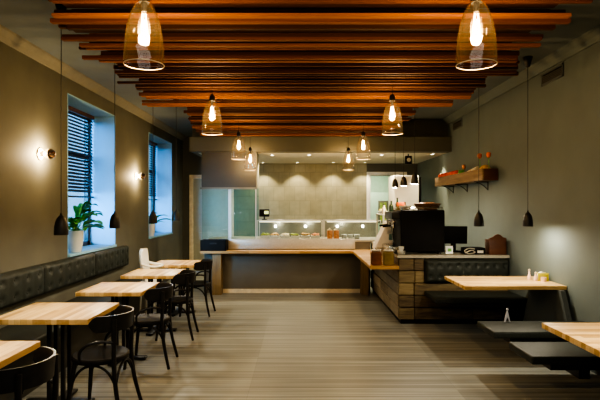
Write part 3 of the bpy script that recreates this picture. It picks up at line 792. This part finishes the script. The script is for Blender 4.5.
# ------------------------------------------------------------------ glass display cases
def display(lab, x0, x1):
    t = thing('display_case', lab, 'display case', ((x0+x1)/2, 9.32, .966), group='glass food display cases')
    w = (x1-x0)/2; h = .34
    m = MB()
    for sx in (-1, 1): m.box(sx*w-(.012 if sx > 0 else 0), sx*w+(.012 if sx < 0 else 0), -.24, -.225, 0, h); m.box(sx*w-(.012 if sx > 0 else 0), sx*w+(.012 if sx < 0 else 0), .235, .25, 0, h)
    m.box(-w, w, -.25, -.22, h, h+.012); m.box(-w, w, .235, .255, h, h+.012); m.build('frame', M['steel'], t, smooth=0)
    m = MB(); m.box(-w+.014, w-.014, -.234, -.230, .01, h-.002); m.build('front_pane', M['glass'], t, smooth=0)
    m = MB(); m.box(-w+.002, w-.002, -.22, .234, h+.003, h+.009); m.build('top_pane', M['glass'], t, smooth=0)
    m = MB(); m.box(-w+.02, w-.02, .236, .245, .01, h-.002); m.build('back_panel', M['steel_back'], t, smooth=0)
    m = MB()
    k = 2 if w > .4 else 1
    for i in range(k):
        x = (-.5+i)*w*.95 if k == 2 else 0
        m.box(x-.018, x+.018, .215, .236, .2, .24, .006)
    m.build('lamp', M['led_strong'], t)
    m = MB(); m.box(-w+.05, w-.05, -.228, -.20, h-.025, h-.002, .004); m.build('light_strip', M['strip'], t)
    return t
M['strip'] = glow('case_strip', (1.0, .88, .62), 1.6)
M['steel_back'] = plain('dull_steel', (0.22, 0.23, 0.20), 0.45, 0.6, vary=0.05)
M['led_strong'] = glow('bright_led', (1.0, .90, .72), 30)
display('wider glass food display case on the steel top, left one beside the price display', -.80, .43)
display('narrower glass food display case on the steel top, beside the doorway', .45, 1.50)
for x in (-.42, .17, .82): light('POINT', (x, 9.42, 1.26), 2.2, (1, .88, .66), shadow_soft_size=.02)
FOOD = [(-.66, 'salad', 'deep steel tray of green salad at the far left of the wider case'), (-.47, 'bread', 'steel tray of pastries beside the salad tray'),
        (-.28, 'cream', 'steel tray of cream coloured food below the left lamp'), (-.09, 'salad', 'steel tray of dressed green salad in the middle of the wider case'),
        (.10, 'bread', 'steel tray of baked rolls below the right lamp'), (.29, 'terracotta', 'steel tray of reddish food at the end of the wider case')]
for x, kind, lab in FOOD:
    t = thing('food_tray', lab, 'food tray', (x, 9.28, .966), group='food trays in the wider display case')
    m = MB(); m.box(-.085, .085, -.11, .11, 0, .06, .008); m.build('tray', M['steel'], t)
    m = MB(); q = random.Random(int(x*100))
    for i in range(16): m.ball((q.uniform(-.06, .06), q.uniform(-.085, .085), .065+q.uniform(0, .025)), q.uniform(.018, .028), (1.2, 1, .8), 8, 6)
    f = m.build('food', M[kind], t)
for x, lab in ((.56, 'orange carton nearest the seam of the two display cases'), (.68, 'orange carton next to the white crockery in the narrower case')):
    t = thing('food_carton', lab, 'carton', (x, 9.2, .966), group='orange cartons in the narrower case')
    m = MB(); m.box(-.05, .05, -.05, .05, 0, .16, .004); m.build('body', M['terracotta'], t)
    m = MB(); m.prism([(-.05, .16), (.05, .16), (0, .20)], 'y', -.048, .048); m.build('lid', M['cream'], t, smooth=0)
for x in (.83, .95, 1.07):
    lab = {.83: 'white plate stack nearest the orange cartons', .95: 'white plate stack in the middle of the narrower case', 1.07: 'white plate stack at the doorway end of the narrower case'}[x]
    o = MB()
    for k in range(5): o.lathe([(0, k*.016), (.035, k*.016), (.055, .014+k*.016), (.053, .017+k*.016), (0, .006+k*.016)], n=20)
    o = o.build('plate_stack', M['ceramic'], None, loc=(x, 9.22, .966)); tag(o, lab, 'plates', 'white plate stacks in the narrower case')
pd = thing('price_display', 'small black customer display with a yellow lit screen on top of the glass case', 'display', (-.68, 9.36, 1.318))
m = MB(); m.lathe([(0, 0), (.05, 0), (.05, .01), (.012, .018), (.012, .06), (0, .06)], n=20); m.build('stand', M['black_plastic'], pd)
m = MB(); m.box(-.095, .095, -.03, .03, .06, .20, .008); m.build('housing', M['black_plastic'], pd)
m = MB(); m.box(.0, .08, -.034, -.030, .11, .17, .002); m.build('screen', M['screen'], pd)

# ------------------------------------------------------------------ things on the bar counter
em = thing('espresso_machine', 'large black espresso machine on the grey worktop with chrome groups', 'coffee machine', (1.675, 6.98, CW))
m = MB(); m.box(-.30, .30, -.30, .30, .03, .60, .018, 3); m.build('body', M['black_plastic'], em)
for sx in (-1, 1):
    for sy in (-1, 1):
        m = MB(); m.lathe([(0, 0), (.025, 0), (.02, .03), (0, .03)], (sx*.24, sy*.24, 0), 14); m.build('foot', M['black_metal'], em)
m = MB(); m.box(-.42, -.30, -.28, .28, .47, .575, .015); m.build('group_hood', M['black_metal'], em)
m = MB(); m.box(-.46, -.30, -.28, .28, .03, .10, .01); m.build('drip_tray', M['chrome'], em)
for yy in (-.14, .14):
    m = MB(); m.lathe([(0, .35), (.03, .35), (.034, .37), (.034, .42), (.042, .43), (.042, .46), (0, .46)], (-.38, yy, 0), 18); g = m.build('group_head', M['chrome'], em)
    m = MB(); m.tube([(-.41, yy, .385), (-.52, yy, .37)], [.012, .016], 10); m.build('portafilter_handle', M['black_plastic'], g)
m = MB(); m.tube(spline([(-.36, -.26, .46), (-.42, -.27, .38), (-.41, -.27, .22), (-.39, -.27, .16)]), .006, 8); m.build('steam_wand', M['chrome'], em)
m = MB()
for (a, b) in (((-.28, -.28), (.28, -.28)), ((.28, -.28), (.28, .28)), ((.28, .28), (-.28, .28)), ((-.28, .28), (-.28, -.28))):
    m.tube([(*a, .63), (*b, .63)], .006, 8); m.tube([(*a, .6), (*a, .63)], .006, 8)
m.build('cup_rail', M['chrome'], em)
# on the machine
def cup(lab, x, yy, z):
    t = thing('coffee_cup', lab, 'cup', (x, yy, z), group='cups on the espresso machine')
    m = MB(); m.lathe([(0, 0), (.022, 0), (.036, .03), (.040, .06), (.037, .06), (.032, .03), (0, .008)], n=20); m.build('bowl', M['ceramic'], t)
    m = MB(); m.tube(spline([(.036, 0, .045), (.058, 0, .045), (.056, 0, .02), (.032, 0, .018)]), .004, 6); m.build('handle', M['ceramic'], t)
    return t
zt = CW+.60
cp = cup('white cup at the aisle end of the espresso machine top', 1.44, 6.80, zt)
for x, yy, lab in ((1.52, 6.88, 'white cup second from the aisle on the espresso machine'), (1.45, 6.98, 'white cup behind the aisle end cup on the machine'), (1.54, 7.05, 'white cup farthest back on the espresso machine')):
    dup(cp, (x, yy, zt), rnd.uniform(0, 6), lab)
bk = thing('bread_basket', 'dark wicker basket on top of the black espresso machine', 'basket', (1.80, 6.93, zt))
m = MB()
for k in range(5): m.tube([((.13+.012*k)*math.cos(a), (.11+.01*k)*math.sin(a), .012+k*.018) for a in [2*PI*i/28 for i in range(29)]], .010, 8, False)
m.lathe([(0, 0), (.13, 0), (.13, .01), (0, .01)], n=28, sy=.85); m.build('bowl', M['cork'], bk)
m = MB(); q = random.Random(4)
for i in range(7): m.ball((q.uniform(-.09, .09), q.uniform(-.07, .07), .085), .04, (1.3, 1, .6), 10, 8)
m.build('bread', M['amber'], bk)
ob = thing('orange_carton', 'orange carton with a green base standing behind the cups', 'carton', (1.47, 7.18, zt))
m = MB(); m.box(-.05, .05, -.04, .04, .05, .11, .004); m.build('upper', M['orange'], ob)
m = MB(); m.box(-.05, .05, -.04, .04, 0, .05, .004); m.build('base', M['olive_jar'], ob)
# cash register with slanted white front
cr = thing('cash_register', 'white slanted cash register with a teal keypad beside the espresso machine', 'cash register', (1.42, 7.45, CW))
m = MB(); m.prism([(-.30, 0), (-.30, .03), (-.14, .38), (-.10, .43), (.04, .43), (.10, .36), (.12, .0)], 'y', -.16, .16, .008); m.build('body', M['register_white'], cr)
m = MB(); m.box(-.10, .03, -.166, -.160, .15, .24, .002); m.build('keypad', M['teal_screen'], cr)
m = MB(); m.box(-.28, -.02, -.165, -.158, .015, .05, .003); m.build('drawer', M['steel'], cr)
o = MB()
for q_ in range(4): o.lathe([(0, q_*.012), (.03, q_*.012), (.058, .012+q_*.012), (.056, .015+q_*.012), (0, .005+q_*.012)], n=24)
o.lathe([(0, .05), (.022, .05), (.036, .08), (.040, .11), (.037, .11), (.032, .08), (0, .058)], n=20)
tag(o.build('saucer_stack', M['ceramic'], None, loc=(1.365, 6.608, CW)), 'white saucer stack topped by a cup at the corner of the bar counter', 'saucers')
# two jars on the ledge end
def jar(lab, x, yy, mat):
    t = thing('storage_jar', lab, 'jar', (x, yy, LZ), group='filled jars on the near end of the ledge')
    m = MB(); m.box(-.068, .068, -.068, .068, 0, .185, .018, 3); m.build('body', mat, t)
    m = MB(); m.box(-.06, .06, -.06, .06, .186, .21, .01); m.build('lid', M['steel'], t)
    m = MB(); m.ball((0, 0, .22), .014); m.build('knob', M['steel'], t)
jar('dark amber storage jar on the aisle side of the ledge end', 1.03, 6.64, M['amber'])
jar('olive gold storage jar on the ledge end against the counter', 1.19, 6.62, M['olive_jar'])
# bottle rack farther along
rk = thing('bottle_rack', 'low steel rack carrying bottles behind the cash register', 'rack', (1.58, 8.25, CW))
m = MB(); m.box(-.25, .30, -.35, .35, .50, .52, .004); m.build('shelf', M['steel'], rk)
for sx in (-.23, .28):
    for sy in (-.33, .33):
        m = MB(); m.box(sx-.012, sx+.012, sy-.012, sy+.012, 0, .50); m.build('leg', M['steel'], rk, smooth=0)
m = MB(); m.box(-.24, .29, -.34, .34, .12, .13); m.build('lower_shelf', M['steel'], rk, smooth=0)
def bottle(lab, x, yy, h, mat, cat='bottle'):
    t = thing('bottle', lab, cat, (x, yy, CW+.52), group='bottles on the steel rack')
    m = MB(); m.lathe([(0, 0), (.036, 0), (.038, .01), (.038, h*.55), (.030, h*.66), (.014, h*.76), (.013, h*.95), (0, h*.95)], n=20); m.build('body', mat, t)
    m = MB(); m.lathe([(.015, h*.92), (.016, h), (0, h)], n=16); m.build('cap', M['black_metal'], t)
bottle('dark wine bottle tallest on the steel rack', 1.60, 8.05, .27, M['bottle'])
bottle('dark green bottle left of the tallest wine bottle', 1.49, 8.00, .22, M['bottle'])
bottle('red brown sauce bottle on the steel rack', 1.73, 8.08, .20, M['amber'])
bottle('pale yellow bottle at the aisle edge of the steel rack', 1.39, 8.10, .16, M['cream'])
fb = thing('fruit_bowl', 'shallow bowl of yellow green fruit at the back of the steel rack', 'fruit bowl', (1.42, 8.42, CW+.52))
m = MB(); m.lathe([(0, 0), (.05, 0), (.09, .045), (.086, .048), (.045, .01), (0, .01)], n=24); m.build('bowl', M['ceramic'], fb)
for i in range(4):
    m = MB(); m.ball((.038*math.cos(i*PI/2), .038*math.sin(i*PI/2), .052), .033); m.build('fruit', M['yellow'], fb)
# monitor and the things beside it
mo = thing('pos_monitor', 'black flat monitor seen from behind, between the espresso machine and wooden box', 'monitor', (2.20, 7.03, CW), R(-6))
m = MB(); m.box(-.185, .185, -.02, .02, .12, .37, .008, mtx=Matrix.Rotation(R(6), 4, 'X')); m.build('screen', M['black_plastic'], mo)
m = MB(); m.box(-.035, .035, -.005, .03, .01, .24, .006); m.build('neck', M['black_plastic'], mo)
m = MB(); m.box(-.11, .11, -.09, .10, 0, .015, .005); m.build('base', M['black_plastic'], mo)
nt_ = thing('note_card', 'small pale printed card leaning beside the monitor foot', 'card', (2.05, 6.72, CW))
m = MB(); m.box(-.05, .05, -.003, .003, .0, .11, mtx=Matrix.Rotation(R(-12), 4, 'X')); m.build('card', M['ceramic'], nt_, smooth=0)
m = MB(); m.box(-.02, .03, -.005, -.0035, .03, .075, mtx=Matrix.Rotation(R(-12), 4, 'X')); m.build('printed_leaf', M['leaf'], nt_, smooth=0)
cdv = thing('card_terminal', 'low black terminal with a coiled cable and white label next to the wooden box', 'terminal', (2.36, 6.72, CW))
m = MB(); m.box(-.13, .15, -.09, .09, 0, .09, .012); m.build('housing', M['black_plastic'], cdv)
m = MB(); m.box(.04, .12, -.094, -.090, .02, .055); m.build('paper_label', M['white'], cdv, smooth=0)
m = MB(); m.tube(spline([(-.13, -.10, .02), (-.05, -.12, .06), (.0, -.11, .03), (-.09, -.12, .015), (-.14, -.11, .05), (-.08, -.105, .085), (.0, -.10, .075)]), .007, 8); m.build('cable', M['steel'], cdv)
wb = thing('wooden_box', 'red brown wooden box with an arched crest at the wall end of the counter', 'box', (2.665, 6.665, CW))
m = MB(); m.box(-.115, .115, -.07, .10, 0, .20, .006); m.build('body', M['red_wood'], wb)
crest = [(-.115, .20), (-.11, .225), (-.07, .235), (-.035, .265), (0, .278), (.035, .265), (.07, .235), (.11, .225), (.115, .20)]
m = MB(); m.prism(crest, 'y', -.07, -.045); m.build('crest', M['red_wood'], wb, smooth=0)

# tall fridge by the right wall behind the counter
fr = thing('tall_fridge', 'tall white refrigerator against the right wall beyond the black espresso machine', 'refrigerator', (2.14, 9.95, 0))
m = MB(); m.box(-.29, .21, -.25, .30, .05, 2.19, .02, 3); m.build('body', M['white_plastic'], fr)
m = MB(); m.box(-.285, .20, -.30, -.252, .08, 2.17, .015); d = m.build('door', M['white_plastic'], fr)
m = MB(); m.tube([(.15, -.30, 1.0), (.15, -.335, 1.02), (.15, -.335, 1.5), (.15, -.30, 1.52)], .009, 8); m.build('handle', M['steel'], d)
m = MB(); m.box(.212, .25, -.28, .30, .02, 2.15); m.build('side_gasket', M['black_plastic'], fr, smooth=0)
m = MB(); m.box(-.25, .18, -.2, .25, 0, .05); m.build('plinth', M['black_plastic'], fr, smooth=0)

# ------------------------------------------------------------------ shelf box on the right wall
sh = thing('wall_shelf_box', 'rustic wooden trough shelf on iron brackets high on the right wall', 'shelf', (W, 8.14, 1.95))
y0, y1 = -1.22, 1.22
m = MB(); m.box(-.225, -.20, y0, y1, 0, .165, .004); m.build('front_board', M['shelf_wood'], sh)
m = MB(); m.box(-.20, -.012, y0+.02, y1-.02, 0, .025); m.build('bottom_board', M['shelf_wood'], sh, smooth=0)
for yy in (y0, y1-.025):
    m = MB(); m.box(-.20, -.004, yy, yy+.025, 0, .165, .003); m.build('end_board', M['red_wood'], sh)
m = MB(); m.box(-.014, -.001, y0+.025, y1-.025, 0, .165); m.build('back_board', M['shelf_wood'], sh, smooth=0)
for yy in (-.85, 0.05, .8):
    m = MB(); m.box(-.21, -.002, yy-.012, yy+.012, -.012, 0); m.box(-.012, -.002, yy-.012, yy+.012, -.13, 0)
    m.tube(spline([(-.18, yy, -.012), (-.12, yy, -.03), (-.05, yy, -.08), (-.01, yy, -.12)]), .006, 8); m.build('bracket', M['black_metal'], sh)
SZ = 1.975
q = random.Random(21)
TW = ['deepest in the shelf trough', 'second from the far end of the trough', 'third from the far end of the trough', 'fourth from the far end of the trough',
      'fifth from the far end of the trough', 'sixth from the far end of the trough', 'seventh from the far end, next to the dried leaves']
proto = None
for i, wd in enumerate(TW):
    lab = 'red tomato shaped fruit ' + wd; loc = (W-.11+q.uniform(-.03, .03), 9.22-i*.14, SZ)
    if proto is None:
        proto = thing('tomato', lab, 'tomato', loc, group='red fruit in the shelf trough')
        m = MB(); m.ball((0, 0, .16), .068, (1, 1, .88)); m.build('flesh', M['tomato'], proto)
        m = MB(); m.lathe([(0, .0), (.05, .0), (.055, .10), (0, .103)], n=16); m.build('cup', M['cork'], proto)
        m = MB()
        for k in range(5): m.tube([(0, 0, .21), (.025*math.cos(k*1.257), .025*math.sin(k*1.257), .213)], [.004, .001], 5)
        m.build('calyx', M['leaf'], proto)
    else: dup(proto, loc, q.uniform(0, 6), lab)
for (yy, h, lab) in ((7.31, .36, 'tall orange poppy head on a thin stem over the near end of the trough'), (6.965, .34, 'orange poppy head nearest the trough end board'), (8.02, .25, 'short pink poppy head in the middle of the trough')):
    t = thing('dried_flower', lab, 'flower', (W-.12, yy, SZ), group='dried flowers in the shelf trough')
    m = MB(); m.tube(spline([(0, 0, 0), (.01, .01, h*.5), (0, 0, h-.03)]), .004, 6); m.build('stem', M['leaf'], t)
    m = MB(); m.lathe([(0, h-.045), (.02, h-.035), (.032, h), (.024, h+.03), (.01, h+.02), (0, h+.025)], n=14); m.build('bloom', M['orange'] if h > .3 else M['terracotta'], t)
lf = thing('bread_loaf', 'rounded orange brown loaf in the near end of the shelf trough', 'bread', (W-.11, 7.12, SZ))
m = MB(); m.ball((0, 0, .13), .08, (.95, 1.5, 1.0)); m.ball((0, .06, .155), .05, (1, 1, .8)); bo = m.build('crust', M['bread'], lf)
m = MB(); m.box(-.07, .07, -.09, .09, 0, .09, .01); m.build('liner', M['cork'], lf)
rp = thing('rolled_paper', 'pale rolled paper lying slanted along the shelf trough', 'paper roll', (W-.12, 7.62, SZ))
m = MB(); m.tube([(0, .32, .13), (0, -.22, .19)], .022, 14); m.build('roll', M['cream'], rp)
m = MB(); m.tube([(0, .02, .163), (0, .05, .16)], .024, 14); m.build('band', M['terracotta'], rp)
m = MB(); m.box(-.04, .04, .24, .30, 0, .12); m.box(-.04, .04, -.16, -.10, 0, .15); m.build('rest', M['cork'], rp, smooth=0)
pt = thing('dried_sprig', 'small dark leafy sprig in a pot beside the red fruit', 'plant', (W-.12, 8.15, SZ))
m = MB(); m.lathe([(0, 0), (.04, 0), (.05, .12), (.045, .12), (0, .10)], n=18); m.build('pot', M['black_metal'], pt)
m = MB()
for k in range(9):
    a = k*.7; m.ball((.035*math.cos(a), .045*math.sin(a), .15+.012*(k % 4)), .028, (.5, 1, .9), 8, 6)
m.build('foliage', M['leaf'], pt)

# vents in the right wall
def vent(lab, y0, y1, z0, z1):
    t = thing('wall_vent', lab, 'vent', (W, (y0+y1)/2, z0), group='air vents high on the right wall')
    w, h = (y1-y0)/2, z1-z0
    m = MB(); m.box(-.012, 0, -w, -w+.02, 0, h); m.box(-.012, 0, w-.02, w, 0, h); m.box(-.012, 0, -w, w, 0, .018); m.box(-.012, 0, -w, w, h-.018, h); m.build('frame', M['grey_panel'], t, smooth=0)
    m = MB(); k = int((h-.036)/.018)
    for j in range(k): m.box(-.010, -.002, -w+.02, w-.02, .02+j*.018, .030+j*.018)
    m.build('louvres', M['dark_brown'], t, smooth=0)
    m = MB(); m.box(-.0019, -.0005, -w+.02, w-.02, .018, h-.018); m.build('duct', M['black_plastic'], t, smooth=0)
vent('dark louvred air vent nearer the front, high on the right wall', 5.2, 5.67, 2.97, 3.11)
vent('small dark louvred air vent next to the brown bulkhead', 8.45, 8.95, 2.96, 3.10)

# downlights
def downlight(lab, x, yy, e, size, group, blend=.5):
    t = thing('downlight', lab, 'downlight', (x, yy, BZ), group=group)
    m = MB(); m.lathe([(.032, -.001), (.045, -.006), (.055, -.004), (.056, 0), (.032, 0)], n=24); m.build('bezel', M['white'], t)
    m = MB(); m.lathe([(0, -.0015), (.032, -.0015)], n=24); m.build('lens', M['led_strong'], t)
    light('SPOT', (x, yy, BZ-.012), e, (1.0, .84, .55), spot_size=R(size), spot_blend=blend, shadow_soft_size=.03)
for x, lab in ((-.86, 'lit downlight over the tiled wall, nearest the hood'), (-.06, 'lit downlight over the middle of the tiled wall'), (.77, 'lit downlight over the tiled wall, third from the hood'), (1.5, 'lit downlight over the tiled wall next to the doorway')):
    downlight(lab, x, 11.4, 70, 100, 'downlights grazing the tiled wall')
for x, lab in ((-.55, 'downlight over the display case, nearest the hood'), (.18, 'downlight over the middle of the display cases'), (1.62, 'downlight over the bottle rack')):
    downlight(lab, x, 9.7, 110, 130, 'downlights over the servery')
downlight('downlight grazing the right wall above the trough shelf', 2.58, 9.55, 90, 90, None)
# small speaker under the bulkhead, bracket lamp on the canopy edge
sp = thing('wall_speaker', 'small black speaker under the soffit beside the white refrigerator', 'speaker', (2.10, 9.5, BZ))
m = MB(); m.box(-.06, .06, -.05, .05, -.20, -.04, .01); m.build('cabinet', M['black_plastic'], sp)
m = MB(); m.lathe([(0, 0), (.04, 0), (.04, .006), (0, .01)], n=20, c=(0, -.05, -.12), mtx=Matrix.Rotation(R(90), 4, 'X')); m.build('cone', M['steel'], sp)
m = MB(); m.tube([(0, 0, -.04), (0, 0, 0)], .012, 8); m.build('bracket', M['black_metal'], sp)

# ------------------------------------------------------------------ light
for (a, b), e in zip(WIN, (85, 60)):
    d = Vector((.50, .86, -.10)).to_track_quat('-Z', 'Y').to_euler()
    light('AREA', (WX-.45, a-.1, (WZ0+WZ1)/2+.25), e, (.10, .48, 1.0), 'window_light', rot=d, shape='RECTANGLE', size=.9, size_y=2.0, spread=R(45))
light('AREA', (1.7, 13.2, 2.7), 60, (1.0, .98, .70), 'pantry_light', shape='RECTANGLE', size=1.0, size_y=1.5)
light('AREA', (-1.6, 10.7, 2.4), 6, (1.0, .95, .75), 'kitchen_fill_light', shape='RECTANGLE', size=.7, size_y=.6)  # unseen fill added behind the glass screen to lift the back door
light('AREA', (0, 0.2, H-.15), 48, (1.0, .99, .92), 'front_fill_light', shape='RECTANGLE', size=3.2, size_y=2.0)  # broad unseen fill added under the ceiling above the camera

w = bpy.data.worlds.new('sky'); SC.world = w; w.use_nodes = True
bg = w.node_tree.nodes['Background']; bg.inputs['Color'].default_value = (.22, .55, 1.0, 1); bg.inputs['Strength'].default_value = 2.2

# ------------------------------------------------------------------ camera
cam = bpy.data.cameras.new('camera'); co = bpy.data.objects.new('camera', cam); COL.objects.link(co)
co.location = (0, 0, CAMH); co.rotation_euler = (R(90), 0, 0)
cam.sensor_width = 36; cam.lens = 490/600*36; cam.shift_y = 5/600; cam.clip_start = .05
SC.camera = co
SC.view_settings.view_transform = 'AgX'
SC.view_settings.look = 'AgX - High Contrast'
SC.view_settings.exposure = -0.1
cy = SC.cycles
cy.use_denoising = True
cy.max_bounces = 8; cy.diffuse_bounces = 4; cy.glossy_bounces = 4; cy.transparent_max_bounces = 24
cy.sample_clamp_indirect = 4.0; cy.caustics_reflective = False; cy.caustics_refractive = False
